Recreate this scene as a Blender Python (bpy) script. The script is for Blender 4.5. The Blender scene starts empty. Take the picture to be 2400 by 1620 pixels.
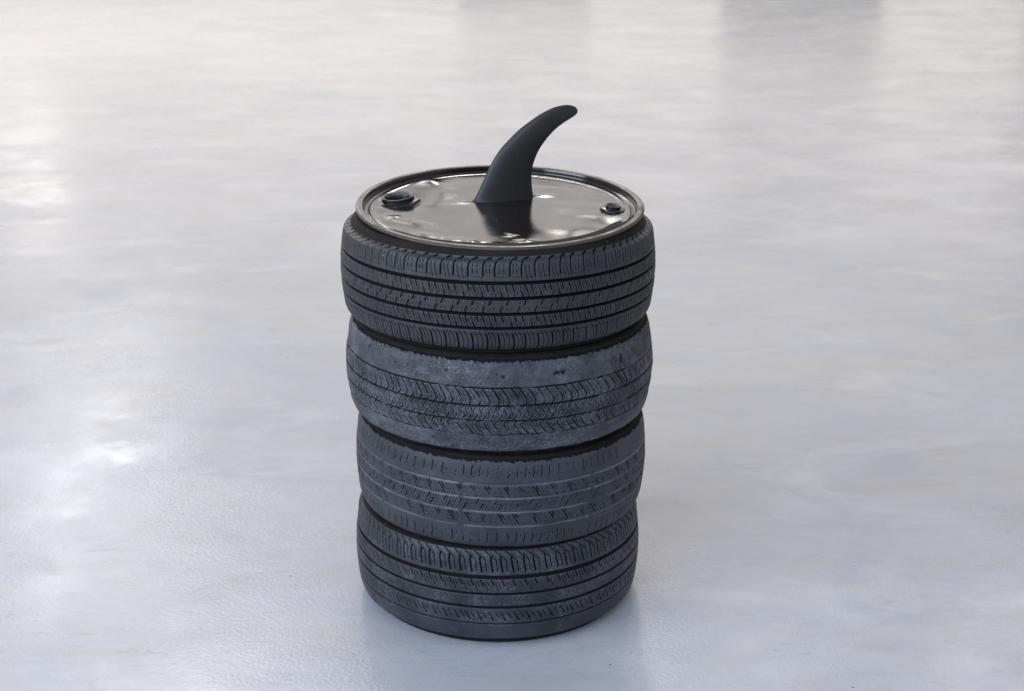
import bpy, math, random
import numpy as np
from mathutils import Vector
R = math.radians
PI = math.pi
scene = bpy.context.scene
col = scene.collection

# ------------------------------------------------------------------ camera
cd = bpy.data.cameras.new("camera")
cam = bpy.data.objects.new("camera", cd); col.objects.link(cam)
cam.location = (0.0285, -3.0, 1.57)
cam.rotation_euler = (R(90 - 18.8), 0, 0)
cd.sensor_width = 36.0
cd.lens = 3540 / 2400 * 36.0
cd.clip_start = 0.05; cd.clip_end = 200
cd.dof.use_dof = True
cd.dof.focus_distance = 2.92
cd.dof.aperture_fstop = 5.6
cd.dof.aperture_blades = 9
scene.camera = cam

# ------------------------------------------------------------------ light
w = bpy.data.worlds.new("World"); scene.world = w
w.use_nodes = True
w.node_tree.nodes['Background'].inputs[0].default_value = (0.96, 0.97, 1.0, 1)
w.node_tree.nodes['Background'].inputs[1].default_value = 0.37

def area_lamp(name, loc, target, sx, sy, radiance, color, spread=None):
    l = bpy.data.lights.new(name, 'AREA')
    l.shape = 'RECTANGLE'; l.size = sx; l.size_y = sy
    l.energy = radiance * sx * sy * PI
    l.color = color
    o = bpy.data.objects.new(name, l); col.objects.link(o)
    o.location = loc
    d = Vector(target) - Vector(loc)
    o.rotation_euler = d.to_track_quat('-Z', 'Y').to_euler()
    if spread: l.spread = spread
    return o

WARM = (1.0, 0.92, 0.855)
NEUT = (1.0, 0.975, 0.95)
BLUE = (0.78, 0.87, 1.0)
# added bright panels far behind the stack; low gaps stand in for dark doors
def back(x0, x1, z0, z1, rad, c):
    k_ = 27 / 19                       # sizes below are for lamp panels 19 m from the camera; they stand 27 m away
    x0, x1 = 0.0285 + (x0 - 0.0285) * k_, 0.0285 + (x1 - 0.0285) * k_
    z1 = (z1 + 1.57) * k_ - 1.57; z0 = (z0 + 1.57) * k_ - 1.57 if z0 > 0 else 0.0
    area_lamp("added_back_panel", ((x0 + x1) / 2, 24, (z0 + z1) / 2), ((x0 + x1) / 2, 0, (z0 + z1) / 2), x1 - x0, z1 - z0, rad, c)
K = 0.82
back(-16, -0.62, 0.0, 0.75, 0.55, WARM)
back(1.0, 2.62, 0.0, 0.75, 0.55, WARM)
back(4.6, 6.4, 0.0, 1.45, 0.60, WARM)
back(-16, 2.62, 0.75, 1.45, 0.62, WARM)
back(-16, 6.9, 1.45, 4.6, 0.74, WARM)
back(-16, 7.5, 4.6, 6.4, K, WARM)
back(-16, 7.5, 6.4, 8.2, 0.66, WARM)
for q in range(7):
    back(-14.5 + 3.4 * q, -12.3 + 3.4 * q, 8.3, 16.0, 2.6, WARM)
# cool daylight from the camera's side and above
area_lamp("skylight_lamp", (-6.0, -3.6, 3.6), (0, 0, 0.5), 5.0, 3.4, 6.4, BLUE)
area_lamp("skylight_lamp", (-1.5, -7.5, 5.5), (0, -1.0, 0), 6.0, 3.0, 6.6, (0.44, 0.63, 1.0))
area_lamp("skylight_lamp", (3.5, -2.5, 5.2), (0, 0, 0.3), 3.0, 3.0, 0.4, (0.85, 0.92, 1.0))
# ceiling lamps mirrored in the floor on the left
area_lamp("offscreen_strip_lamp", (-4.1, 11.0, 4.6), (-4.1, 11.001, 0.0), 0.7, 4.4, 7.0, NEUT)
area_lamp("wall_lamp", (-5.8, 15, 2.6), (-1.0, -3.0, 0.5), 0.8, 1.0, 1.7, WARM)
# strip lamps added out of view to put highlights on the lid's dents
for q in range(3):
    area_lamp("offscreen_strip_lamp", (-6.0 + 3.2 * q, 8.5, 6.5), (-6.0 + 3.2 * q, 8.501, 0.0), 0.8, 3.2, 14.0, WARM)

scene.view_settings.view_transform = 'Standard'
scene.view_settings.look = 'None'
scene.view_settings.exposure = 0.10
scene.view_settings.gamma = 1.0
scene.cycles.max_bounces = 8

# ------------------------------------------------------------------ helpers
def tag(o, label=None, cat=None, group=None, kind=None):
    if label: o['label'] = label
    if cat: o['category'] = cat
    if group: o['group'] = group
    if kind: o['kind'] = kind
    return o

def empty(name, loc, rot=(0, 0, 0)):
    o = bpy.data.objects.new(name, None); col.objects.link(o)
    o.empty_display_size = 0.1
    o.location = loc; o.rotation_euler = rot
    return o

def grid_mesh(name, P, mat, parent=None, wrap=True, attr=None, flip=False, attr2=None):
    """P: (rows, cols, 3) array; columns run round the axis when wrap is set."""
    nr, nc, _ = P.shape
    me = bpy.data.meshes.new(name)
    idx = np.arange(nr * nc).reshape(nr, nc)
    a = idx[:-1, :]; b = idx[1:, :]
    if wrap:
        q = np.stack([a, np.roll(a, -1, 1), np.roll(b, -1, 1), b], -1).reshape(-1, 4)
    else:
        q = np.stack([a[:, :-1], a[:, 1:], b[:, 1:], b[:, :-1]], -1).reshape(-1, 4)
    if flip: q = q[:, ::-1]
    nq = len(q)
    me.vertices.add(nr * nc); me.vertices.foreach_set('co', P.reshape(-1).astype(np.float32))
    me.loops.add(nq * 4); me.loops.foreach_set('vertex_index', q.reshape(-1).astype(np.int32))
    me.polygons.add(nq)
    me.polygons.foreach_set('loop_start', (np.arange(nq) * 4).astype(np.int32))
    me.polygons.foreach_set('loop_total', np.full(nq, 4, np.int32))
    me.update(calc_edges=True)
    me.polygons.foreach_set('use_smooth', np.ones(nq, bool))
    for an, av in (('grime_shade', attr), ('dust', attr2)):
        if av is not None:
            at = me.attributes.new(an, 'FLOAT', 'POINT')
            at.data.foreach_set('value', av.reshape(-1).astype(np.float32))
    me.materials.append(mat)
    o = bpy.data.objects.new(name, me); col.objects.link(o)
    if parent: o.parent = parent
    return o

def lathe(name, prof, mat, parent=None, n=256, flip=False, mod=None):
    th = np.linspace(-PI, PI, n, endpoint=False)
    pr = np.array(prof, float) / 1000.0
    r = pr[:, 0][:, None] * np.ones(n); z = pr[:, 1][:, None] * np.ones(n)
    if mod is not None: r, z = mod(r, z, th[None, :])
    P = np.stack([r * np.sin(th), -r * np.cos(th), z], -1)
    return grid_mesh(name, P, mat, parent, True, flip=flip)

def smooth_curve(pts, n):
    """Catmull-Rom through pts, resampled to n points of equal arc length."""
    p = np.array(pts, float)
    q = np.vstack([2 * p[0] - p[1], p, 2 * p[-1] - p[-2]])
    out = []
    for i in range(1, len(q) - 2):
        t = np.linspace(0, 1, 24, endpoint=False)[:, None]
        out.append(0.5 * ((2 * q[i]) + (-q[i-1] + q[i+1]) * t + (2*q[i-1] - 5*q[i] + 4*q[i+1] - q[i+2]) * t**2
                          + (-q[i-1] + 3*q[i] - 3*q[i+1] + q[i+2]) * t**3))
    out.append(p[-1:]); c = np.vstack(out)
    if n is None: return c
    s = np.r_[0, np.cumsum(np.linalg.norm(np.diff(c, axis=0), axis=1))]
    t = np.linspace(0, s[-1], n)
    return np.stack([np.interp(t, s, c[:, k]) for k in range(c.shape[1])], -1)

def vnoise(rng, X, Y, sx, sy, period=None):
    """smooth value noise on arrays X, Y (mm) with cell sx, sy."""
    u = X / sx + 500.37; v = Y / sy + 500.71
    i = np.floor(u).astype(int); j = np.floor(v).astype(int)
    fu = u - i; fv = v - j
    fu = fu * fu * (3 - 2 * fu); fv = fv * fv * (3 - 2 * fv)
    T = rng.random((256, 256)) * 2 - 1
    g = lambda a, b: T[a % 256, b % 256]
    return (g(i, j) * (1 - fu) + g(i + 1, j) * fu) * (1 - fv) + (g(i, j + 1) * (1 - fu) + g(i + 1, j + 1) * fu) * fv

# ------------------------------------------------------------------ node helpers
class NT:
    def __init__(s, name):
        s.m = bpy.data.materials.new(name); s.m.use_nodes = True
        s.t = s.m.node_tree; s.b = s.t.nodes['Principled BSDF']
    def n(s, typ, ins=None, **kw):
        x = s.t.nodes.new(typ)
        for k, v in kw.items(): setattr(x, k, v)
        for k, v in (ins or {}).items():
            if hasattr(v, 'is_output'): s.t.links.new(v, x.inputs[k])
            else: x.inputs[k].default_value = v
        return x
    def link(s, a, name): s.t.links.new(a, s.b.inputs[name])
    def noise(s, vec, scale, detail=4, rough=0.55, dist=0.0):
        return s.n('ShaderNodeTexNoise', {'Vector': vec, 'Scale': scale, 'Detail': detail, 'Roughness': rough, 'Distortion': dist}).outputs[0]
    def ramp(s, fac, a, b, ca=0.0, cb=1.0):
        return s.n('ShaderNodeMapRange', {'Value': fac, 'From Min': a, 'From Max': b, 'To Min': ca, 'To Max': cb}).outputs[0]
    def mix(s, fac, a, b):
        x = s.t.nodes.new('ShaderNodeMix'); x.data_type = 'RGBA'
        for sock, v in ((x.inputs[0], fac), (x.inputs[6], a), (x.inputs[7], b)):
            if hasattr(v, 'is_output'): s.t.links.new(v, sock)
            elif isinstance(v, (int, float)): sock.default_value = v
            else: sock.default_value = (*v, 1)
        return x.outputs[2]
    def math(s, op, a, b=0.0):
        x = s.t.nodes.new('ShaderNodeMath'); x.operation = op
        for k, v in enumerate((a, b)):
            if hasattr(v, 'is_output'): s.t.links.new(v, x.inputs[k])
            else: x.inputs[k].default_value = v
        return x.outputs[0]
    def coord(s, scale=(1, 1, 1), out='Object'):
        c = s.n('ShaderNodeTexCoord').outputs[out]
        return s.n('ShaderNodeMapping', {'Vector': c, 'Scale': scale}).outputs[0]
    def bump(s, h, strength, dist, prev=None):
        x = s.n('ShaderNodeBump', {'Height': h, 'Strength': strength, 'Distance': dist})
        if prev is not None: s.t.links.new(prev, x.inputs['Normal'])
        return x.outputs[0]

# ------------------------------------------------------------------ materials
def rubber(name, base, dust, dust_amt, groove_col, chalk=0.0, rough=0.47, seed=0.0):
    k = NT(name)
    c = k.n('ShaderNodeTexCoord').outputs['Object']
    c = k.n('ShaderNodeMapping', {'Vector': c, 'Location': (seed, seed * 2, seed * 3)}).outputs[0]
    g = k.n('ShaderNodeAttribute', attribute_name='grime_shade').outputs['Fac']
    big = k.noise(c, 9, 5, 0.6)
    mid = k.noise(c, 45, 5, 0.65)
    fine = k.noise(c, 420, 4, 0.6)
    f = k.math('MULTIPLY', k.ramp(big, 0.40, 0.66), dust_amt)
    colr = k.mix(f, base, dust)
    colr = k.mix(k.math('MULTIPLY', k.ramp(mid, 0.5, 0.75), dust_amt * 0.7), colr, tuple(x * 1.25 for x in dust))
    colr = k.mix(k.ramp(fine, 0.3, 0.75, 0.0, 0.30), colr, tuple(x * 0.45 for x in base))
    if chalk:
        m = k.math('MULTIPLY', k.ramp(k.noise(c, 14, 6, 0.7), 0.54, 0.68), k.ramp(k.noise(c, 260, 4, 0.7), 0.5, 0.66))
        colr = k.mix(k.math('MULTIPLY', m, chalk), colr, (0.30, 0.31, 0.34))
    # lone pale specks of grit
    vo = k.n('ShaderNodeTexVoronoi', {'Vector': c, 'Scale': 95.0}).outputs
    spk = k.math('MULTIPLY', k.math('LESS_THAN', vo[0], 0.075), k.math('GREATER_THAN', k.n('ShaderNodeSeparateColor', {'Color': vo[1]}).outputs[0], 0.90))
    colr = k.mix(spk, colr, (0.36, 0.36, 0.36))
    wd = k.n('ShaderNodeAttribute', attribute_name='dust').outputs['Fac']
    colr = k.mix(k.math('MULTIPLY', wd, k.ramp(mid, 0.25, 0.6, 0.45, 1.0)), colr, (0.165, 0.175, 0.195))
    colr = k.mix(k.ramp(g, 0.05, 0.5), colr, groove_col)  # dark groove rubber, plus recess and gap shade painted into the colour
    k.link(colr, 'Base Color')
    k.link(k.math('ADD', k.ramp(mid, 0.3, 0.7, rough - 0.08, rough + 0.12), k.ramp(g, 0.1, 0.8, 0.0, 0.3)), 'Roughness')
    k.b.inputs['IOR'].default_value = 1.5
    k.link(k.ramp(g, 0.05, 0.5, 0.5, 0.12), 'Specular IOR Level')
    nb = k.bump(mid, 0.35, 0.0016)
    nb = k.bump(fine, 0.7, 0.0009, nb)
    k.link(nb, 'Normal')
    return k.m

def mat_lid(name, base, rough0, wear=0.0, wear_col=(0.3, 0.26, 0.23), ior=1.9, grain=1.0, tint=(1, 1, 1)):
    k = NT(name)
    c = k.n('ShaderNodeTexCoord').outputs['Object']
    n1 = k.noise(c, 11, 5, 0.6); n2 = k.noise(c, 650, 3, 0.6); n3 = k.noise(c, 55, 5, 0.7)
    colr = k.mix(k.ramp(n1, 0.4, 0.7, 0, 0.6), base, tuple(x * 1.9 for x in base))
    if wear:
        colr = k.mix(k.math('MULTIPLY', k.ramp(n3, 0.36, 0.66), wear), colr, wear_col)
    vo = k.n('ShaderNodeTexVoronoi', {'Vector': c, 'Scale': 150.0}).outputs
    spk = k.math('MULTIPLY', k.math('LESS_THAN', vo[0], 0.13), k.math('GREATER_THAN', k.n('ShaderNodeSeparateColor', {'Color': vo[1]}).outputs[0], 0.95))
    colr = k.mix(spk, colr, (0.35, 0.33, 0.30))
    k.link(colr, 'Base Color')
    k.link(k.math('ADD', k.ramp(n3, 0.3, 0.7, rough0 * 0.8, rough0 * 1.35), k.ramp(n1, 0.45, 0.68, 0.0, rough0 * 1.5)), 'Roughness')
    k.b.inputs['IOR'].default_value = ior
    k.b.inputs['Specular Tint'].default_value = (*tint, 1)
    nb = k.bump(n2, 0.20 * grain, 0.0006)
    nb = k.bump(n3, 0.05 * grain, 0.002, nb)
    k.link(nb, 'Normal')
    return k.m

M = {}
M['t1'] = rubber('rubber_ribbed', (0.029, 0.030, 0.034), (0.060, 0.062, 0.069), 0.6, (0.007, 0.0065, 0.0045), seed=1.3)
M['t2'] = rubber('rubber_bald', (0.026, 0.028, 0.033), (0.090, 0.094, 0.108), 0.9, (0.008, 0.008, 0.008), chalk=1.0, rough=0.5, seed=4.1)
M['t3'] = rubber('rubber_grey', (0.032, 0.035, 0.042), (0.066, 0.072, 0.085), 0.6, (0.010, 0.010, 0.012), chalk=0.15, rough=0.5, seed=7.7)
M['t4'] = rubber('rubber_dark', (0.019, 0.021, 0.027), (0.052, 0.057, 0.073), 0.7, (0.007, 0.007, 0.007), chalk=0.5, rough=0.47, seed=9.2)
M['dust'] = rubber('groove_dust', (0.13, 0.14, 0.155), (0.20, 0.21, 0.225), 0.7, (0.13, 0.13, 0.14), rough=0.75, seed=2.2)
M['side'] = rubber('rubber_sidewall', (0.012, 0.011, 0.009), (0.026, 0.023, 0.017), 0.6, (0.01, 0.01, 0.01), rough=0.75, seed=3.0)
M['side'].node_tree.nodes['Principled BSDF'].inputs['Specular IOR Level'].default_value = 0.2
for l_ in list(M['side'].node_tree.nodes['Principled BSDF'].inputs['Specular IOR Level'].links): M['side'].node_tree.links.remove(l_)
M['panel'] = mat_lid('black_lacquer_dented', (0.012, 0.010, 0.009), 0.065, tint=(1.0, 0.975, 0.955))
M['rim'] = mat_lid('worn_steel_rim', (0.045, 0.034, 0.030), 0.27, wear=0.7, wear_col=(0.085, 0.062, 0.052), ior=1.6, tint=(1.0, 0.93, 0.88))
M['wall'] = mat_lid('black_lacquer_smooth', (0.007, 0.007, 0.008), 0.10, ior=1.6, grain=0.5)
M['bung'] = mat_lid('bung_black', (0.009, 0.009, 0.009), 0.2, ior=1.45, grain=0.6)
M['bung_in'] = mat_lid('bung_zinc', (0.20, 0.195, 0.19), 0.55, wear=0.7, wear_col=(0.05, 0.046, 0.042), ior=1.5)
M['bare'] = mat_lid('bare_torn_steel', (0.34, 0.28, 0.22), 0.35, ior=1.6)
k = NT('matt_rubber_fin')
c = k.n('ShaderNodeTexCoord').outputs['Object']
n1 = k.noise(c, 14, 5, 0.6); n2 = k.noise(c, 500, 3, 0.6); n3 = k.noise(k.n('ShaderNodeMapping', {'Vector': c, 'Scale': (1, 1, 0.25)}).outputs[0], 70, 5, 0.6)
colr = k.mix(k.ramp(n1, 0.35, 0.7), (0.017, 0.015, 0.014), (0.028, 0.025, 0.023))
colr = k.mix(k.ramp(n3, 0.55, 0.8, 0, 0.4), colr, (0.055, 0.053, 0.052))
k.link(colr, 'Base Color'); k.b.inputs['Roughness'].default_value = 0.46
k.link(k.bump(n3, 0.12, 0.0015, k.bump(n2, 0.15, 0.0004)), 'Normal')
M['fin'] = k.m

# floor: pale painted concrete, trowelled unevenly
k = NT('painted_concrete')
c = k.n('ShaderNodeTexCoord').outputs['Object']
def mp(sc, loc=(0, 0, 0), rz=0): return k.n('ShaderNodeMapping', {'Vector': c, 'Scale': sc, 'Location': loc, 'Rotation': (0, 0, rz)}).outputs[0]
cloud = k.noise(mp((1, 1, 1)), 0.7, 6, 0.6, 0.4)
cloud2 = k.noise(mp((1, 1.3, 1), (3, 7, 0), 0.4), 2.3, 6, 0.62, 0.8)
stain = k.noise(mp((0.8, 1.5, 1), (9, 2, 0), -0.2), 4.5, 6, 0.7, 0.5)
peel = k.noise(mp((1, 1, 1), (1, 2, 0)), 115, 3, 0.55)
grain = k.noise(mp((1, 1, 1), (5, 2, 0)), 420, 2, 0.5)
roll = k.noise(mp((1, 1.6, 1), (2, 1, 0), 0.5), 9, 4, 0.55)
colr = k.mix(k.ramp(cloud, 0.35, 0.65), (0.41, 0.424, 0.465), (0.505, 0.514, 0.545))
colr = k.mix(k.ramp(cloud2, 0.40, 0.70, 0, 0.55), colr, (0.53, 0.50, 0.475))
colr = k.mix(k.ramp(stain, 0.50, 0.72, 0, 0.65), colr, (0.44, 0.405, 0.375))
scuff = k.noise(mp((1.0, 3.2, 1), (4, 1, 0), 0.25), 6.0, 5, 0.72, 1.2)
colr = k.mix(k.ramp(scuff, 0.59, 0.70, 0, 0.6), colr, (0.36, 0.345, 0.335))
pale = k.noise(mp((1.0, 1.8, 1), (8, 5, 0), -0.3), 1.6, 6, 0.66, 0.6)
colr = k.mix(k.ramp(pale, 0.52, 0.66, 0, 0.6), colr, (0.58, 0.58, 0.59))
colr = k.mix(k.ramp(grain, 0.55, 0.75, 0, 0.5), colr, (0.48, 0.49, 0.53))
vo = k.n('ShaderNodeTexVoronoi', {'Vector': c, 'Scale': 5.0}).outputs
spk = k.math('MULTIPLY', k.math('LESS_THAN', vo[0], 0.016), k.math('GREATER_THAN', k.n('ShaderNodeSeparateColor', {'Color': vo[1]}).outputs[0], 0.55))
colr = k.mix(spk, colr, (0.08, 0.08, 0.08))
vo = k.n('ShaderNodeTexVoronoi', {'Vector': c, 'Scale': 13.0}).outputs
spk = k.math('MULTIPLY', k.math('LESS_THAN', vo[0], 0.034), k.math('GREATER_THAN', k.n('ShaderNodeSeparateColor', {'Color': vo[1]}).outputs[0], 0.70))
colr = k.mix(spk, colr, (0.14, 0.14, 0.15))
k.link(colr, 'Base Color')
isle = k.ramp(k.noise(mp((1, 1.2, 1), (11, 4, 0), 0.3), 1.9, 7, 0.68, 0.5), 0.42, 0.58)   # islands where the sealer has worn to satin
k.link(k.math('ADD', k.ramp(isle, 0, 1, 0.155, 0.25), k.ramp(roll, 0.3, 0.7, -0.04, 0.05)), 'Roughness')
k.b.inputs['IOR'].default_value = 1.36
nb = k.bump(roll, 0.4, 0.0009)
nb = k.bump(k.math('MULTIPLY', peel, k.ramp(isle, 0, 1, 0.35, 1.0)), 0.65, 0.0015, nb)
k.link(nb, 'Normal')
M['floor'] = k.m

# ------------------------------------------------------------------ floor
fx = np.linspace(-30, 30, 31); fy = np.linspace(-12, 48, 31)
FX, FY = np.meshgrid(fx, fy)
fl = grid_mesh('floor', np.stack([FX, FY, FX * 0], -1), M['floor'], wrap=False)
tag(fl, kind='structure')

# ------------------------------------------------------------------ tyres
class Tread:
    """Height field wrapped round a tyre. x = mm along the tread from the side facing the
    camera, s = mm across the tread from its middle, upwards."""
    def __init__(t, prof, R0, top, bot, seed):
        t.R0 = R0; t.rng = np.random.default_rng(seed); t.rnd = random.Random(seed)
        half = PI * R0; fr = half * 0.64
        a = np.arange(-fr, fr, 0.95); b = np.arange(fr, half, 2.9)
        t.X = np.concatenate([-b[::-1][:-1] - 0.0, a, b]); t.X = np.unique(np.round(t.X, 4))
        t.S = np.arange(bot, top + 0.01, 1.28)
        c = smooth_curve(prof, None)
        s = np.r_[0, np.cumsum(np.linalg.norm(np.diff(c, axis=0), axis=1))]
        s0 = np.interp(0, c[:, 1], s)           # profile runs from bottom to top
        t.ps = s - s0; t.pc = c
        t.D = np.zeros((len(t.S), len(t.X))); t.G = np.zeros_like(t.D); t.W = np.zeros_like(t.D)
        t.XX, t.SS = np.meshgrid(t.X, t.S)
    def seg(t, p, q, w, d, g=1.0):
        m = w + 1.2
        i0, i1 = np.searchsorted(t.X, [min(p[0], q[0]) - m, max(p[0], q[0]) + m])
        j0, j1 = np.searchsorted(t.S, [min(p[1], q[1]) - m, max(p[1], q[1]) + m])
        if i1 <= i0 or j1 <= j0: return
        x = t.X[i0:i1][None, :] - p[0]; y = t.S[j0:j1][:, None] - p[1]
        dx, dy = q[0] - p[0], q[1] - p[1]; L = dx * dx + dy * dy + 1e-9
        u = np.clip((x * dx + y * dy) / L, 0, 1)
        r = np.hypot(x - u * dx, y - u * dy)
        f = np.clip((w + 0.75 - r) / 0.8, 0, 1)
        sub = t.D[j0:j1, i0:i1]; np.maximum(sub, f * d, out=sub)
        sg = t.G[j0:j1, i0:i1]; np.maximum(sg, f * g, out=sg)
    def stroke(t, pts, w, d, g=1.0, x=0.0, jit=0.4, drop=0.0, taper=True):
        if drop and t.rnd.random() < drop: return
        r = t.rnd
        P = [(a + x + r.uniform(-jit, jit), b + r.uniform(-jit, jit)) for a, b in pts]
        n = len(P) - 1
        for i in range(n): t.seg(P[i], P[i + 1], w, d, g)
    def ring(t, s, w, d, g=1.0, breaks=None, edge=0.9, wob=0.0):
        y = np.abs(t.SS - s - (wob * vnoise(t.rng, t.XX, t.SS * 0, 14, 5) if wob else 0))
        f = np.clip((w / 2 + edge - y) / edge, 0, 1)
        if breaks is not None:
            for b in breaks: f = f * np.clip((np.abs(t.XX - b) - 4) / 2, 0.25, 1)
        t.D = np.maximum(t.D, f * d); t.G = np.maximum(t.G, f * g)
    def pitches(t, p, var=0.12):
        """uneven pitch round the whole circumference, sequences of long, medium, short"""
        half = PI * t.R0; x = -half; out = []
        while x < half - p * 0.6:
            out.append(x)
            x += p * (1 + var * t.rnd.choice([-1, -1, 0, 1, 1]))
        return out
    def gouge(t, x, s, rx, rs, d, g=0.5):
        m = 3 * max(rx, rs)
        sel = (np.abs(t.XX - x) < m) & (np.abs(t.SS - s) < m)
        ii = np.where(sel)
        X_, S_ = t.XX[ii], t.SS[ii]
        n = vnoise(t.rng, X_, S_, 3.0, 2.2)
        r = ((X_ - x) / rx) ** 2 + ((S_ - s) / rs) ** 2
        f = np.clip(1.2 - r + n * 0.9, 0, 1)
        t.D[ii] += f * d * (0.5 + 0.8 * np.abs(n)); t.G[ii] = np.maximum(t.G[ii], f * g)
    def build(t, root, mat, cuts, names, dust=None):
        # radius and height of the undisplaced crown at every row, plus its outward normal
        r = np.interp(t.S, t.ps, t.pc[:, 0]); z = np.interp(t.S, t.ps, t.pc[:, 1])
        dr = np.gradient(r, t.S); dz = np.gradient(z, t.S)
        nr, nz = dz, -dr; L = np.hypot(nr, nz); nr /= L; nz /= L
        D = t.D
        rr = r[:, None] - D * nr[:, None]; zz = z[:, None] - D * nz[:, None]
        th = t.X / t.R0
        P = np.stack([rr * np.sin(th), -rr * np.cos(th), zz], -1) / 1000.0
        edges = [t.S[0] - 1] + sorted(cuts) + [t.S[-1] + 1]
        for i in range(len(edges) - 1):
            j0 = np.searchsorted(t.S, edges[i]); j1 = np.searchsorted(t.S, edges[i + 1])
            j1 = min(j1 + 1, len(t.S))
            if j0 > 0 and i == 0: j0 = 0
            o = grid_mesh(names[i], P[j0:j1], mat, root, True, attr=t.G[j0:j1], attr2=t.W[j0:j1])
        return (rr[0], zz[0]), (rr[-1], zz[-1])

def sidewall(root, up, r_edge, z_edge, zmax, mat, phase=0.0):
    """from the tread's edge over the bulge to the bead, with moulded rings and rim flange line"""
    s = 1 if up else -1
    pts = [(r_edge, z_edge), (r_edge - 6, z_edge + s * (zmax - abs(z_edge)) * 0.7), (r_edge - 15, s * zmax),
           (r_edge - 44, s * (zmax + 0.5)), (r_edge - 62, s * (zmax - 4)), (r_edge - 78, s * (zmax - 13)), (206, s * (zmax - 20))]
    c = smooth_curve(pts, 80)
    d = np.linspace(0, 1, 80)
    step = 0.9 * (np.abs(d - 0.14) < 0.013) - 0.8 * (np.abs(d - 0.22) < 0.02) + 1.0 * (np.abs(d - 0.30) < 0.012) + 0.8 * (np.abs(d - 0.8) < 0.015)
    c[:, 1] += s * step
    inner = np.array([(203, s * (zmax - 26)), (206, s * (zmax - 34)), (222, s * (zmax - 32)), (255, s * (zmax - 22)), (r_edge - 16, s * (zmax - 35)), (r_edge - 16, 0)])
    c = np.vstack([c, inner])
    o = lathe('sidewall', c, mat, root, n=220, flip=not up)
    return o

def tyre(root, t, mat, cuts, names, prof, zmax):
    bot, top = t.build(root, mat, cuts, names)
    for up, (rr, zz) in ((True, top), (False, bot)):
        sidewall(root, up, float(rr.max()) - 0.3, float(zz.mean()), zmax, M['side'])

def profile(R0, hw, sh, zmax, drop, rj=None, full=(True, True), dz=(3, 3)):
    """crown profile from bottom to top: R0 centre radius, hw half tread, sh shoulder softness,
    rj radius where a squeezed shoulder meets the next tyre; full = (bottom, top) squeezed"""
    soft = [(R0 - drop - sh * 0.30, hw), (R0 - drop - sh * 0.85, hw + sh * 0.55),
            (R0 - drop - sh * 1.6, hw + sh * 0.85), (R0 - drop - sh * 2.4, zmax)]
    rj = rj or 300; Rs = R0 - drop
    def tight(d):
        ze = zmax - d
        return [(Rs - (Rs - rj) * 0.16, hw), (Rs - (Rs - rj) * 0.50, hw + 0.62 * (ze - hw)), (rj, ze), (rj - 6, zmax - d * 0.45), (rj - 17, zmax - 0.5)]
    mid = [(R0, 0), (R0 - drop * 0.28, hw * 0.42), (R0 - drop, hw * 0.80)]
    up = mid + (tight(dz[1]) if full[1] else soft)
    dn = [(r, -z) for r, z in (mid + (tight(dz[0]) if full[0] else soft))[1:]][::-1]
    return dn + up

GROUP = 'worn tyres stacked under the drum lid'

# ---- top tyre: sharp ribbed pattern
root = empty('tyre', (0.0, 0, 0.733), (R(-0.3), R(0.2), 0))
tag(root, 'topmost tyre of the stack with deep straight grooves, directly under the drum lid', 'tyre', GROUP)
R0 = 322.5
prof = profile(R0, 78, 10, 103, 5, 300, (True, False), (10, 3))
t = Tread(prof, R0, 99, -101, 11)
rn = t.rnd
for s_, w_, d_ in ((44, 5.2, 6.5), (14, 5.4, 7), (-16, 5.0, 7), (-45, 5.4, 6.5)):
    t.ring(s_, w_, d_, 1.0)
X = t.pitches(25.5)
for i, x in enumerate(X):
    p = (X[i + 1] - x) if i + 1 < len(X) else 25
    # upper shoulder block edge: rises, then hooks to the right along the shoulder line
    t.stroke([(0, 57), (-0.6, 68), (0.5, 80), (3.5, 89), (9, 94.5), (16, 96.5)], 0.75, 4.5, x=x, jit=0.3)
    t.stroke([(0.2, 57), (0, 47)], 0.05, 0.9, 0.6, x=x)
    a, b = (55.5, 57.5) if rn.random() < 0.5 else (57, 55.5)
    t.stroke([(0, a), (p, a)], 0.05, 0.8, 0.6, x=x, jit=0.1)
    m = rn.random()
    for kx in (0.36, 0.66):
        if m < 0.55:
            t.stroke([(kx * p - 2, 80), (kx * p - 3, 72), (kx * p - 1, 62), (kx * p + 3, 51)], 0.12, 1.8, 0.8, x=x)
        else:
            t.stroke([(kx * p - 1, 80), (kx * p - 2, 75)], 0.25, 1.8, 0.8, x=x)
            t.stroke([(kx * p - 2, 70), (kx * p - 1.5, 62)], 0.25, 1.8, 0.8, x=x)
        t.stroke([(kx * p + 2, 89.5), (kx * p + 3.2, 88)], 0.3, 1.2, 0.8, x=x, jit=0.8)
    # lower shoulder
    t.stroke([(0, -57), (2.6, -68), (3.0, -80), (1.6, -90), (0.5, -94)], 0.85, 4.5, x=x + 6, jit=0.3)
    t.stroke([(0, -57), (-2, -48)], 0.05, 1.0, 0.6, x=x + 6)
    t.stroke([(0, -56.5), (p, -56.5)], 0.05, 0.8, 0.6, x=x + 6, jit=0.2)
    for kx in (0.36, 0.68):
        t.stroke([(kx * p - 5, -51), (kx * p + 0.5, -60), (kx * p + 3, -70), (kx * p + 3, -80), (kx * p + 1, -88)], 0.12, 2.0, 0.85, x=x + 6, drop=0.06)
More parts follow.
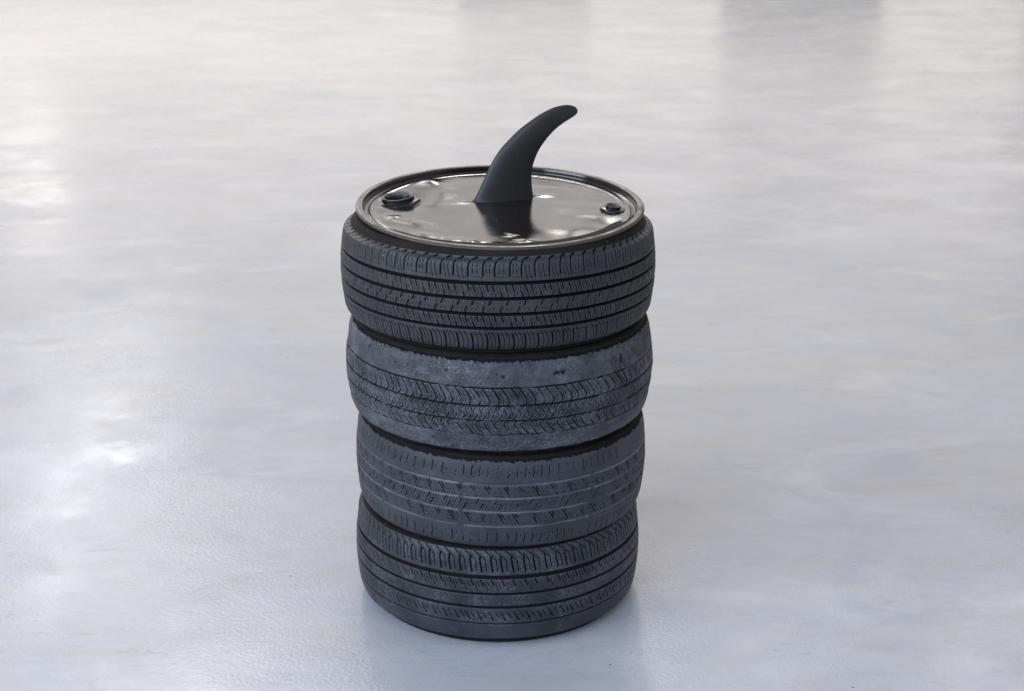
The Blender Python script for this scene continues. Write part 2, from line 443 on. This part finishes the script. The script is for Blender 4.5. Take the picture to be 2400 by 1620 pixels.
for s0, sg in ((40.5, 1), (-19.5, 1)):
    for i, x in enumerate(t.pitches(12.4, 0.10)):
        if i % 3 != 1:
            t.stroke([(0, s0), (1.2, s0 - 6), (3.5, s0 - 12)], 0.55, 3.5, x=x, jit=0.25)
            t.stroke([(4.2, s0 - 14), (6, s0 - 22)], 0.15, 1.8, 0.8, x=x, drop=0.1)
        else:
            t.stroke([(0.4, s0 - 1), (3.5, s0 - 11)], 0.12, 1.8, 0.8, x=x)
            t.stroke([(4.0, s0 - 13), (5, s0 - 17), (6.5, s0 - 22)], 0.5, 3.2, x=x)
        t.stroke([(6.5, s0 - 3), (8.5, s0 - 10)], 0.12, 1.6, 0.7, x=x, drop=0.15)
        t.stroke([(9.0, s0 - 12), (10.5, s0 - 19)], 0.12, 1.6, 0.7, x=x, drop=0.15)
for i, x in enumerate(t.pitches(30.0, 0.10)):
    t.stroke([(0, -13.5), (1, -7), (3.5, -1)], 0.6, 3.5, x=x)
    t.stroke([(16, 11), (14.5, 5), (12.5, 1)], 0.5, 3.2, x=x)
    for q in range(3):
        t.stroke([(3 + q * 7.5, 9), (1 + q * 7.5, 3)], 0.12, 1.5, 0.7, x=x + 2.5, drop=0.08)
        t.stroke([(4 + q * 7.5, -3), (2 + q * 7.5, -9)], 0.12, 1.5, 0.7, x=x + 3, drop=0.08)
t.D += 0.25 * vnoise(t.rng, t.XX, t.SS, 9, 7) + 0.10 * vnoise(t.rng, t.XX, t.SS, 2.4, 2.4)
t.G = np.maximum(t.G, 0.8 * np.clip((-t.SS - 93) / 1.5, 0, 1))  # shade of the gap below, painted onto the lower edge
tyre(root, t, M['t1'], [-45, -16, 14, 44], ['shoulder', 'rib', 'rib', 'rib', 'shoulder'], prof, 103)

# ---- second tyre: bald, scuffed shoulders, chevrons
root = empty('tyre', (0.002, 0, 0.527), (R(0.2), R(0.5), 0.3))
tag(root, 'second tyre from the top, bald and scuffed with chevron sipes left in its middle', 'tyre', GROUP)
R0 = 320.5
prof = profile(R0, 74, 12, 104, 6, 299.5, (True, True), (10, 4))
t = Tread(prof, R0, 101, -103, 22); rn = t.rnd
t.ring(44, 1.6, 1.6, 0.9, wob=0.5); t.ring(9, 2.0, 2.4, 1.0, wob=0.5); t.ring(-22, 1.8, 2.2, 1.0, wob=0.5); t.ring(-52, 1.2, 1.0, 0.6, wob=0.9)
for i, x in enumerate(t.pitches(17.0, 0.12)):
    t.stroke([(0, 42), (6, 34), (12, 25), (14.5, 19), (14, 14), (11, 10.5)], 0.5, 3.0, x=x, jit=0.5, drop=0.03)
    for q in (5.6, 11.2):
        t.stroke([(q + 1, 39), (q + 5, 32), (q + 10.5, 24), (q + 12, 18), (q + 11, 14)], 0.1, 1.9, 0.8, x=x, jit=0.6, drop=0.12)
    t.stroke([(6, -24), (1, -26.5), (-0.5, -31), (3, -37), (8, -43), (14, -50)], 0.4, 2.6, x=x + 5, jit=0.7, drop=0.10)
    for q in (5.6, 11.2):
        t.stroke([(q + 3, -25), (q + 0.5, -28), (q + 1, -33), (q + 6, -41)], 0.1, 1.8, 0.8, x=x + 5, jit=0.7, drop=0.2)
for i, x in enumerate(t.pitches(14.0, 0.12)):
    t.stroke([(6, 7), (1.5, 5), (1, 1), (4, -3), (6, -8), (4.5, -13), (0, -17)], 0.15, 2.1, 0.9, x=x, jit=0.3)
    t.stroke([(12, 7), (8, 5), (7, 1)], 0.35, 2.4, 1.0, x=x, jit=0.3)
    t.stroke([(12.5, -10), (11.5, -15), (7.5, -18.5)], 0.45, 2.4, 1.0, x=x, jit=0.3)
# worn-out sipe stubs at the edge, pits and tears
for i, x in enumerate(t.pitches(14.0, 0.2)):
    t.stroke([(0, 93), (-1.5, 99), (0, 103)], 0.5, 1.6, 0.8, x=x, jit=1.4, drop=0.2)
    t.stroke([(2, 84), (2, 88)], 0.2, 0.9, 0.5, x=x, jit=2.0, drop=0.5)
    t.stroke([(0, -66), (2, -72)], 0.4, 1.3, 0.6, x=x, jit=4, drop=0.75)
for th_px, s_, rx, rs, dd in ((960, 73, 7, 4.5, 2.0), (1076, 66, 5, 3.5, 1.6), (1201, 68, 14, 4.5, 2.2), (1365, 66, 5, 10, 1.6), (827, 82, 3, 9, 2.4), (890, 70, 2, 3, 2.0)):
    xx = math.asin(max(-0.98, min(0.98, (th_px - 1170) / 359))) * R0
    t.gouge(xx, s_, rx, rs, dd)
for q in range(90):
    t.gouge(rn.uniform(-900, 900), rn.choice([rn.uniform(46, 90), rn.uniform(-90, -50), rn.uniform(-50, 44)]), rn.uniform(0.8, 3), rn.uniform(0.8, 2), rn.uniform(0.6, 1.6), 0.4)
er = np.clip(0.85 + 0.8 * vnoise(t.rng, t.XX, t.SS, 26, 14) + 0.5 * vnoise(t.rng, t.XX, t.SS, 8, 6), 0.25, 1)
t.D *= er; t.G *= np.clip(er * 1.3, 0, 1)
msk = np.clip((vnoise(t.rng, t.XX, t.SS, 70, 26) + 0.1) * 2, 0, 1)
t.D += 0.7 * vnoise(t.rng, t.XX, t.SS, 22, 12) + (0.25 + msk) * (0.6 * vnoise(t.rng, t.XX, t.SS, 3.2, 2.2) + 0.35 * vnoise(t.rng, t.XX + t.SS, t.SS, 1.7, 1.7))
low = np.exp(-((t.SS + 84) / 7.0) ** 2) * np.clip((t.XX + 330) / 60, 0, 1) * np.clip((230 - t.XX) / 120, 0, 1)
t.D += low * 1.3 * np.abs(vnoise(t.rng, t.XX + t.SS * 0.6, t.SS, 3.5, 2.4))
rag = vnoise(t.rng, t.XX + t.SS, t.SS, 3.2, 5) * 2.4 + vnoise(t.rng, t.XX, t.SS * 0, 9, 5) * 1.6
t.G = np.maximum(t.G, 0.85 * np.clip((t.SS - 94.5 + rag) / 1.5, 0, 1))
t.G = np.maximum(t.G, 0.6 * np.clip((-t.SS - 94.5 + rag * 0.6) / 1.5, 0, 1))  # lower edge darkened to paint in the shade between the tyres
t.W = np.clip(low * 2.2 * np.clip(vnoise(t.rng, t.XX + t.SS * 1.2, t.SS, 2.6, 1.8) * 3 - 0.6, 0, 1), 0, 1)
t.W = np.maximum(t.W, 1.0 * np.clip(vnoise(t.rng, t.XX, t.SS, 60, 26) * 2 + 0.3, 0, 1) * np.clip(vnoise(t.rng, t.XX + t.SS, t.SS, 2.6, 2.0) * 5 - 2.2, 0, 1))
t.W = np.maximum(t.W, 0.22 * np.clip(vnoise(t.rng, t.XX, t.SS, 34, 16) * 3 - 0.4, 0, 1))
for th_px, s_ in ((960, 73), (1076, 66), (1201, 68)):
    xx = math.asin((th_px - 1170) / 359) * R0
    rr_ = np.hypot((t.XX - xx) / 1.8, t.SS - s_)
    t.W = np.maximum(t.W, np.clip(1.3 - rr_ / 5, 0, 1) * np.clip(vnoise(t.rng, t.XX, t.SS, 1.8, 1.8) * 3, 0, 1))
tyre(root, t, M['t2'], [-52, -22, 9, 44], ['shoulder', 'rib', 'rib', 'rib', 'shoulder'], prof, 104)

# ---- third tyre: worn, dusty shallow grooves
root = empty('tyre', (0.0045, 0, 0.322), (0, R(0.9), -0.2))
tag(root, 'third tyre from the top, worn grey with four shallow dust filled grooves', 'tyre', GROUP)
R0 = 308.5
prof = profile(R0, 74, 9, 100, 4, 292.5, (True, True), (5, 2.5))
t = Tread(prof, R0, 97, -98, 33); rn = t.rnd
bx = lambda px: math.asin((px - 1173.7) / 336) * R0 - 0.2 * 0
brk = [bx(960), bx(1156), bx(1424)]
t3dust = [(44.5, 3.6), (16.5, 3.6), (-12.8, 3.6), (-45, 3.4)]
for s_, w_ in t3dust:
    t.ring(s_, w_, 1.3, 0.0, breaks=brk)
    f_ = np.clip((w_ / 2 + 0.3 - np.abs(t.SS - s_ - 0.5 * vnoise(t.rng, t.XX, t.SS * 0, 20, 5))) / 0.8, 0, 1)
    for b_ in brk: f_ = f_ * np.clip((np.abs(t.XX - b_) - 4) / 2, 0, 1)
    t.W = np.maximum(t.W, f_ * np.clip(0.85 + 0.9 * vnoise(t.rng, t.XX, t.SS * 0 + s_, 60, 9), 0.1, 1))
for i, x in enumerate(t.pitches(19.5, 0.15)):
    t.stroke([(2, 80), (0.5, 73), (1.0, 66), (-1, 60)], 0.45, 2.4, 0.9, x=x, jit=1.1, drop=0.06)
    t.stroke([(9, 72), (8, 66)], 0.25, 1.5, 0.8, x=x, jit=2.0, drop=0.35)
    t.stroke([(5, 60), (4.4, 57)], 0.25, 1.5, 0.8, x=x, jit=2.0, drop=0.4)
    t.stroke([(0, -60), (1, -68), (0, -78), (-1.5, -84)], 0.45, 2.2, 0.9, x=x, jit=0.9, drop=0.1)
    t.stroke([(9, -62), (9.5, -68)], 0.2, 1.4, 0.8, x=x, jit=1.8, drop=0.3)
    t.stroke([(3, 92), (1, 95.5)], 0.6, 1.6, 0.9, x=x, jit=2.0, drop=0.3)
for s0 in (40, -17):
    for i, x in enumerate(t.pitches(33.0, 0.12)):
        t.stroke([(0, s0), (7, s0 - 10), (12, s0 - 20)], 0.4, 2.4, x=x, jit=0.6)
        t.stroke([(6, s0 + 1), (11, s0 - 8)], 0.4, 2.2, x=x, jit=0.6)
        for q in range(5):
            for r_ in range(3):
                t.stroke([(11 + q * 5.4 + r_ * 3.4, s0 - 2 - r_ * 7.5), (13.2 + q * 5.4 + r_ * 3.4, s0 - 6.2 - r_ * 7.5)], 0.1, 1.5, 0.8, x=x - 6, jit=0.7, drop=0.22)
for i, x in enumerate(t.pitches(33.0, 0.12)):
    t.stroke([(8, 14), (5, 8), (2, 3)], 0.4, 2.4, x=x, jit=0.6)
    t.stroke([(16, 3), (13, -4), (9, -9)], 0.4, 2.4, x=x, jit=0.6)
    for q in range(5):
        for r_ in range(3):
            t.stroke([(2.2 + q * 5.8 - r_ * 2.6, 12.5 - r_ * 7), (q * 5.8 - r_ * 2.6, 8.7 - r_ * 7)], 0.15, 1.6, 0.85, x=x + 4, jit=0.4, drop=0.15)
t.gouge(bx(1105), -78, 9, 6, 1.6, 0.1); t.gouge(bx(1128), -80, 6, 5, 1.4, 0.1)
for q in range(60): t.gouge(rn.uniform(-900, 900), rn.uniform(-88, 88), rn.uniform(0.8, 2), rn.uniform(0.8, 1.8), rn.uniform(0.5, 1.3), 0.5)
er = np.clip(0.75 + 0.8 * vnoise(t.rng, t.XX, t.SS, 24, 12) + 0.6 * vnoise(t.rng, t.XX, t.SS, 7, 5), 0.1, 1)
t.D *= er; t.G *= np.clip(er * 1.2, 0, 1)
t.D += 0.35 * vnoise(t.rng, t.XX, t.SS, 18, 12) + 0.16 * vnoise(t.rng, t.XX, t.SS, 2.6, 2.2)
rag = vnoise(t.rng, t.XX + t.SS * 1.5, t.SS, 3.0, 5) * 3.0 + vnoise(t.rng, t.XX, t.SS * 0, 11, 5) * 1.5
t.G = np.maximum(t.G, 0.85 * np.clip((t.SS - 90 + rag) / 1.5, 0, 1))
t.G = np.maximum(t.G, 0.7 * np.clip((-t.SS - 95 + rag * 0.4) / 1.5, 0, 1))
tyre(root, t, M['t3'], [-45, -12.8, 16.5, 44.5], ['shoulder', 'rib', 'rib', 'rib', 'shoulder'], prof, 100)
# ---- bottom tyre: bold slots on the shoulder
root = empty('tyre', (-0.003, 0, 0.1105), (0, R(0.3), 0.5))
tag(root, 'bottom tyre of the stack standing on the floor, bold black slots round its upper shoulder', 'tyre', GROUP)
R0 = 307.5
prof = profile(R0, 84, 13, 110, 5, 290.5, (False, True), (3, 2.5))
t = Tread(prof, R0, 109, -104, 44); rn = t.rnd
t.ring(53, 6.4, 2.4, 0.75); t.ring(50.2, 0.9, 3.2, 1.0); t.ring(56, 0.9, 3.2, 1.0)
t.ring(17, 4.2, 2.4, 0.75); t.ring(-13, 4.6, 2.6, 0.8); t.ring(-51, 1.8, 1.8, 0.8, wob=0.4)
for i, x in enumerate(t.pitches(22.5, 0.10)):
    t.stroke([(2.5, 64), (0.5, 74), (-1.5, 84), (-2, 92), (-1, 96)], 1.0, 5.0, x=x, jit=0.3)
    t.stroke([(-1, 96), (-7, 102), (-13, 107)], 0.35, 2.0, 0.8, x=x, jit=0.4)
    t.stroke([(-1, 96), (5, 91.5), (9.5, 88)], 0.2, 1.7, 0.7, x=x, jit=0.3)
    t.stroke([(12.5, 66), (10.5, 76), (9.2, 86), (9.5, 88)], 0.25, 2.6, 0.9, x=x, jit=0.4)
    t.stroke([(9.5, 88), (6, 94), (1, 100), (-3, 104)], 0.15, 1.5, 0.6, x=x, jit=0.4)
    # second rib
    t.stroke([(0, 47.5), (2, 42), (6, 35)], 0.55, 2.8, x=x, jit=0.5, drop=0.08)
    t.stroke([(8.5, 42), (15, 25)], 0.15, 1.9, 0.8, x=x, jit=0.6, drop=0.1)
    t.stroke([(14, 44), (19, 33)], 0.15, 1.7, 0.7, x=x, jit=0.8, drop=0.25)
    if i % 2: t.stroke([(3, -2), (0, -7), (-1, -9)], 0.15, 1.6, 0.7, x=x, jit=1.2, drop=0.45)
    t.stroke([(5, 9), (2, 3)], 0.1, 1.0, 0.5, x=x, jit=1.2, drop=0.6)
for i, x in enumerate(t.pitches(12.0, 0.10)):
    if i % 2:
        t.stroke([(0, -24), (4, -31), (8, -38)], 0.3, 2.4, x=x, jit=0.5)
        t.stroke([(6, -36), (9.5, -42)], 0.6, 2.8, x=x, jit=0.5)
    else:
        t.stroke([(0, -24), (4, -30), (8, -37)], 0.15, 2.0, 0.9, x=x, jit=0.6, drop=0.06)
for q in range(50): t.gouge(rn.uniform(-900, 900), rn.uniform(-80, 88), rn.uniform(0.8, 2.4), rn.uniform(0.8, 1.8), rn.uniform(0.4, 1.0), 0.4)
t.D += 0.3 * vnoise(t.rng, t.XX, t.SS, 20, 12) + 0.14 * vnoise(t.rng, t.XX, t.SS, 2.6, 2.4)
t.W = 0.40 * np.clip(vnoise(t.rng, t.XX, t.SS, 42, 26) * 2.2 - 0.2, 0, 1) * np.clip(vnoise(t.rng, t.XX, t.SS, 2.0, 2.0) * 2 + 0.1, 0, 1)
tyre(root, t, M['t4'], [-51, -13, 17, 53], ['shoulder', 'rib', 'rib', 'rib', 'shoulder'], prof, 110)

# ------------------------------------------------------------------ drum lid
lid = empty('drum_lid', (0.0045, 0, 0.856), (R(3.3), R(0.6), 0))
tag(lid, 'round dented black steel drum lid with worn rim lying on the top tyre', 'drum lid')
rimp = [(283, -15), (284.2, -9), (286, -7.4), (289.5, -7.6), (291.8, -6.2), (292.6, -4.2), (292.2, -2.6), (291.2, -1.9), (290.8, -1.3), (290, -0.5), (288.5, 0.0),
        (284, 0.25), (280.6, 0.1), (279.2, -0.6), (278.4, -2.0)]
rc = smooth_curve(rimp, 44) if False else np.array(rimp)
rng = np.random.default_rng(5)
def rim_mod(r, z, th):
    n = vnoise(rng, th * 285 + 0 * r, z * 1000, 26, 9) * 0.00035 + vnoise(rng, th * 285 + 0 * r, z * 1000, 120, 30) * 0.0007
    return r + n, z + n * 0.6
lathe('rim', smooth_curve(rimp, 46), M['rim'], lid, n=540, mod=rim_mod)
lathe('inner_wall', smooth_curve([(278.4, -2.0), (277.2, -6), (276.2, -11.5), (273.5, -14.6), (269.5, -15.4), (266.0, -14.4), (263.5, -12.6)], 24), M['wall'], lid, n=360)

# panel: polar height field with the dents seen in the photograph (mm, lid axes)
nr_, nt_ = 210, 760
rp = 263.6 * (np.linspace(0, 1, nr_) ** 0.8)[:, None]; rp[0] = 0.2
tp = np.linspace(-PI, PI, nt_, endpoint=False)[None, :]
PX = rp * np.sin(tp); PY = -rp * np.cos(tp)
H = np.full_like(PX, -12.6)
def g2(x, y, a, sx, sy=None, rot=0.0):
    sy = sy or sx
    c_, s_ = math.cos(rot), math.sin(rot)
    u = (PX - x) * c_ + (PY - y) * s_; v = -(PX - x) * s_ + (PY - y) * c_
    return a * np.exp(-(u / sx) ** 2 - (v / sy) ** 2)
edge_fade = np.clip((263.0 - rp) / 14.0, 0, 1)
def ridge(pts, a, wd):
    out = np.zeros_like(PX)
    for (x0, y0), (x1, y1) in zip(pts[:-1], pts[1:]):
        dx, dy = x1 - x0, y1 - y0; L = dx * dx + dy * dy
        u = np.clip(((PX - x0) * dx + (PY - y0) * dy) / L, 0, 1)
        r = np.hypot(PX - x0 - u * dx, PY - y0 - u * dy)
        out = np.maximum(out, np.exp(-(r / wd) ** 2))
    return a * out
rng = np.random.default_rng(8)
D_ = (1.0 * vnoise(rng, PX, PY, 95, 95) * np.clip(rp / 160, 0.3, 1) + 0.6 * vnoise(rng, PX, PY, 48, 48) * np.clip(rp / 200, 0.25, 1) + 0.03 * vnoise(rng, PX, PY, 17, 17))
D_ += g2(-205, 45, -3.2, 56) + g2(-160, 178, 2.4, 44, 34, -0.6) + g2(-152, 174, 3.2, 19, 15, -0.5) + g2(-122, 92, 1.6, 34, 70)
D_ += g2(-213, -70, 1.0, 26, 20) + g2(-212, -68, 1.8, 14, 9) + g2(-168, -108, 1.5, 52, 18, -0.6) + g2(-238, 0, 1.2, 18, 24)
D_ += g2(-142, -192, 2.4, 34, 18, -0.75) + g2(-88, -208, 1.6, 26, 18) + g2(-52, -224, 2.8, 12, 11) + g2(-6, -232, 1.8, 10, 9)
D_ += g2(-75, -232, -1.2, 12, 10) + g2(-28, -233, -1.3, 13, 10)
D_ += g2(22, -176, 1.0, 13, 9, 0.2) + g2(52, -208, 1.0, 24, 12) + g2(46, -208, 1.8, 12, 9)
D_ += g2(180, -168, -5.0, 40, 26, 0.7) + g2(122, -140, 2.0, 46, 52) + g2(212, -95, -3.0, 30, 34) + g2(185, -35, 1.2, 44, 22)
D_ += g2(229, -9, 1.2, 34) + g2(60, 150, 1.2, 90, 40) + g2(120, 20, 1.0, 60, 40)
D_ += g2(-84, 38, 1.3, 24, 12) + g2(95, 94, 1.3, 26, 12) + g2(150, 160, -1.2, 60, 24, -0.7)
D_ += ridge([(-172, 190), (-138, 166), (-116, 120), (-118, 66), (-140, 25)], 1.0, 20)
D_ += ridge([(-200, -90), (-170, -104), (-134, -112)], 0.6, 9) + ridge([(-168, -180), (-140, -183), (-112, -198)], 0.8, 7)
# far flank of the panel pulled down on the left behind the bung
D_ += g2(-175, 215, -2.0, 60, 16, 0.7)
H += D_ * edge_fade
# ring crease just inside the seam
H += 0.9 * np.exp(-((rp - 257) / 3.0) ** 2) + 0 * PX
HH = H.copy()
A0 = np.array([-65, 44.5]); B0 = np.array([74.5, 88.0])
u_ = (B0 - A0) / np.linalg.norm(B0 - A0); m_0 = (A0 + B0) / 2
su = (PX - m_0[0]) * u_[0] + (PY - m_0[1]) * u_[1]; sn = -(PX - m_0[0]) * u_[1] + (PY - m_0[1]) * u_[0]
H -= 4.0 * np.exp(-(sn / 1.25) ** 2) * (np.abs(su) < np.linalg.norm(B0 - A0) / 2 + 9)
for bx_, by_, br_ in ((-211, 50, 33 * 0.95), (229, -5, 15.5 * 0.95)):
    H -= 30.0 * (np.hypot(PX - bx_, PY - by_) < br_)
P = np.stack([PX, PY, H], -1) / 1000
P[0, :, 2] = P[0, :, 2].mean()
grid_mesh('panel', P, M['panel'], lid)

def panel_h(x, y):
    i = np.argmin(np.abs(rp[:, 0] - math.hypot(x, y))); j = np.argmin(np.abs(((tp[0] - math.atan2(x, -y) + PI) % (2 * PI)) - PI))
    return HH[i, j]

# torn slit the fin comes out of
def slit():
    u = (B0 - A0) / np.linalg.norm(B0 - A0); nn = np.array([-u[1], u[0]]); Lh = np.linalg.norm(B0 - A0) / 2; mid = (A0 + B0) / 2
    rows = []
    n = 60; prof_ = [(-0.6, -1.5), (0.2, 0.25), (0.8, 0.3), (1.5, -0.3)]
    for off, hz in prof_:
        pts = []
        for q in range(n):
            a = 2 * PI * q / n
            ex = Lh * math.cos(a); w_ = 16.5 * math.sin(a) * abs(math.sin(a)) ** 0.2
            px = mid + u * (ex + off * math.cos(a)) + nn * (w_ + off * math.sin(a))
            pts.append((px[0], px[1], panel_h(px[0], px[1]) + hz + 0.25 * math.sin(a * 9) + 0.15 * math.sin(a * 23)))
        rows.append(pts)
    grid_mesh('slit_edge', np.array(rows) / 1000, M['panel'], lid)
slit()

# torn flap of metal near the front edge
def flap(cx_, cy_, pts, lift):
    n = len(pts); v = [(cx_, cy_)] + pts
    h0 = panel_h(cx_, cy_)
    P1 = []
    for i, (x, y) in enumerate(v): P1.append((x / 1000, y / 1000, (panel_h(x, y) + 0.5 + lift[i]) / 1000))
    P2 = [(x, y, z - 0.0007) for x, y, z in P1]
    f = [(0, i, i + 1) for i in range(1, n)]
    fb = [tuple(q + n + 1 for q in reversed(g)) for g in f]
    sd = [(i, i + n + 1, i + n + 2, i + 1) for i in range(1, n)]
    me = bpy.data.meshes.new('torn_flap'); me.from_pydata(P1 + P2, [], f + fb + sd); me.update()
    me.materials.append(M['bare']); o = bpy.data.objects.new('torn_flap', me); col.objects.link(o); o.parent = lid
flap(26, -176, [(8, -164), (18, -170), (14, -176), (24, -181), (25, -189), (36, -183), (40, -176)], [1.0, 0.1, 1.2, 0.2, 0.9, 0.2, 1.6, 0.2])
flap(44, -207, [(24, -206), (32, -211), (30, -216), (44, -216), (52, -210)], [0.9, 0.2, 0.8, 0.2, 0.8, 0.4])

# bungs
def bung(name, x, y, rr, hh, nsides, fr, tilt, label):
    o_par = lathe('%s' % name, [(rr * 0.87, -24), (rr * 0.87, hh - 1.0), (rr * 0.90, hh), (rr * 0.98, hh), (rr * 1.02, hh - 0.8), (rr * 1.02, hh * 0.72), (rr * 0.96, hh * 0.66),
                              (rr * 1.03, hh * 0.56), (rr * 0.97, hh * 0.48), (rr * 1.04, hh * 0.38), (rr * 1.02, hh * 0.2), (rr * 1.02, -3)], M['bung'], lid, n=96)
    o_par['label'] = label
    o_par.location = (x / 1000, y / 1000, (panel_h(x, y) + 1.0) / 1000)
    o_par.rotation_euler = tilt
    # flange with flats
    th = np.linspace(-PI, PI, 192, endpoint=False)
    sec = PI / nsides
    poly = math.cos(sec) / np.cos((th % (2 * sec)) - sec)
    poly = np.minimum(poly, 0.992)
    rows = []
    for f_, z_, k_ in ((rr * 1.03, hh * 0.36, 0), (rr * 1.12, hh * 0.33, 0.3), (fr * 0.93, hh * 0.26, 1), (fr * 0.985, hh * 0.22, 1), (fr, hh * 0.12, 1), (fr, -1.0, 1), (fr * 1.05, -2.2, 0.6), (fr * 1.09, -3.6, 0.3)):
        r_ = f_ * (1 + (poly - 1) * k_)
        rows.append(np.stack([r_ * np.sin(th), -r_ * np.cos(th), np.full_like(th, z_)], -1) / 1000)
    grid_mesh('flange', np.array(rows), M['bung'], o_par, flip=True)
    lathe('thread', [(rr * 0.99, hh + 0.15), (rr * 0.90, hh + 0.25), (rr * 0.855, hh - 1.0), (rr * 0.83, hh - 2.2), (rr * 0.855, hh - 3.4), (rr * 0.83, hh - 4.6), (rr * 0.855, hh - 5.8), (rr * 0.84, hh - 6.6)], M['bung_in'], o_par, n=72, flip=False)
    lathe('bore_floor', [(0.1, -24), (rr * 0.5, -24), (rr * 0.86, -24)], M['side'], o_par, n=48)
bung('large_bung', -211, 50, 33, 12, 8, 46, (R(0.5), R(-5), 0), 'wide open black bung with an eight sided flange')
bung('small_bung', 229, -5, 15.5, 8.5, 8, 26, (R(2), R(4), 0.2), 'small black bung with a ribbed collar')

# ------------------------------------------------------------------ fin
u2 = (B0 - A0) / np.linalg.norm(B0 - A0); mid = (A0 + B0) / 2
yaw = math.atan2(u2[1], u2[0])
lid_m = lid.matrix_basis
from mathutils import Matrix, Euler
Rl = Euler((R(3.3), R(0.6), 0)).to_matrix()
loc = Vector((0.0045, 0, 0.856)) + Rl @ Vector((mid[0] / 1000, mid[1] / 1000, -0.0125))
rot = (Rl @ Euler((0, 0, yaw)).to_matrix()).to_euler()
lead = [(-72, -10), (-66.5, -1), (-65.4, 0.5), (-57.7, 10.1), (-42.4, 41.1), (-27.2, 73.4), (-9.0, 102.3), (9.2, 122.1), (33.5, 144.4), (54.9, 159.5), (79.3, 174.4), (106.9, 186.2), (131.6, 190.2), (146, 188.6), (153.5, 185.2)]
trail = [(69, -10), (67.6, -1), (66.7, 0.5), (63.2, 24.0), (62.2, 48.6), (65.6, 69.8), (74.5, 93.5), (89.7, 116.8), (108.0, 136.7), (126.4, 150.6), (147.9, 162.8), (155.5, 167.8), (159.4, 172.6), (159.9, 178), (157.2, 182.4)]
nf = 150
Lc = smooth_curve(lead, nf); Tc = smooth_curve(trail, nf)
Lc = np.vstack([Lc]); tip = np.array([155.6, 184.1])
rows = []
m_ = 48
for i in range(nf):
    a, b = Lc[i], Tc[i]; c_ = (a + b) / 2; hvec = (b - a) / 2; ch = np.linalg.norm(hvec) * 2
    q = i / (nf - 1)
    thick = 0.5 * (34 * (1 - q) ** 0.8 + 4) * (0.25 + 0.75 * min(1, ch / 60.0))
    thick = min(thick, ch * 0.42)
    ring_ = []
    for kk in range(m_):
        an = 2 * PI * kk / m_
        cx_ = -math.cos(an)                         # -1 leading edge, +1 trailing edge
        prof_t = abs(math.sin(an)) ** 1.15 * (1.0 - 0.12 * cx_)
        y_ = math.copysign(prof_t, math.sin(an)) * thick
        P_ = c_ + hvec * cx_
        ring_.append((P_[0], y_, P_[1]))
    rows.append(ring_)
# close the tip
rows.append([(tip[0] + (r_[0] - tip[0]) * 0.45, r_[1] * 0.45, tip[1] + (r_[2] - tip[1]) * 0.45 + 0.4) for r_ in rows[-1]])
rows.append([(tip[0] + 0.6, 0, tip[1] + 0.3)] * m_)
fin = grid_mesh('fin', np.array(rows) / 1000, M['fin'], None, flip=True)
fin.location = loc; fin.rotation_euler = rot
tag(fin, 'tall curved matt black fin rising out of a slit in the drum lid', 'fin')
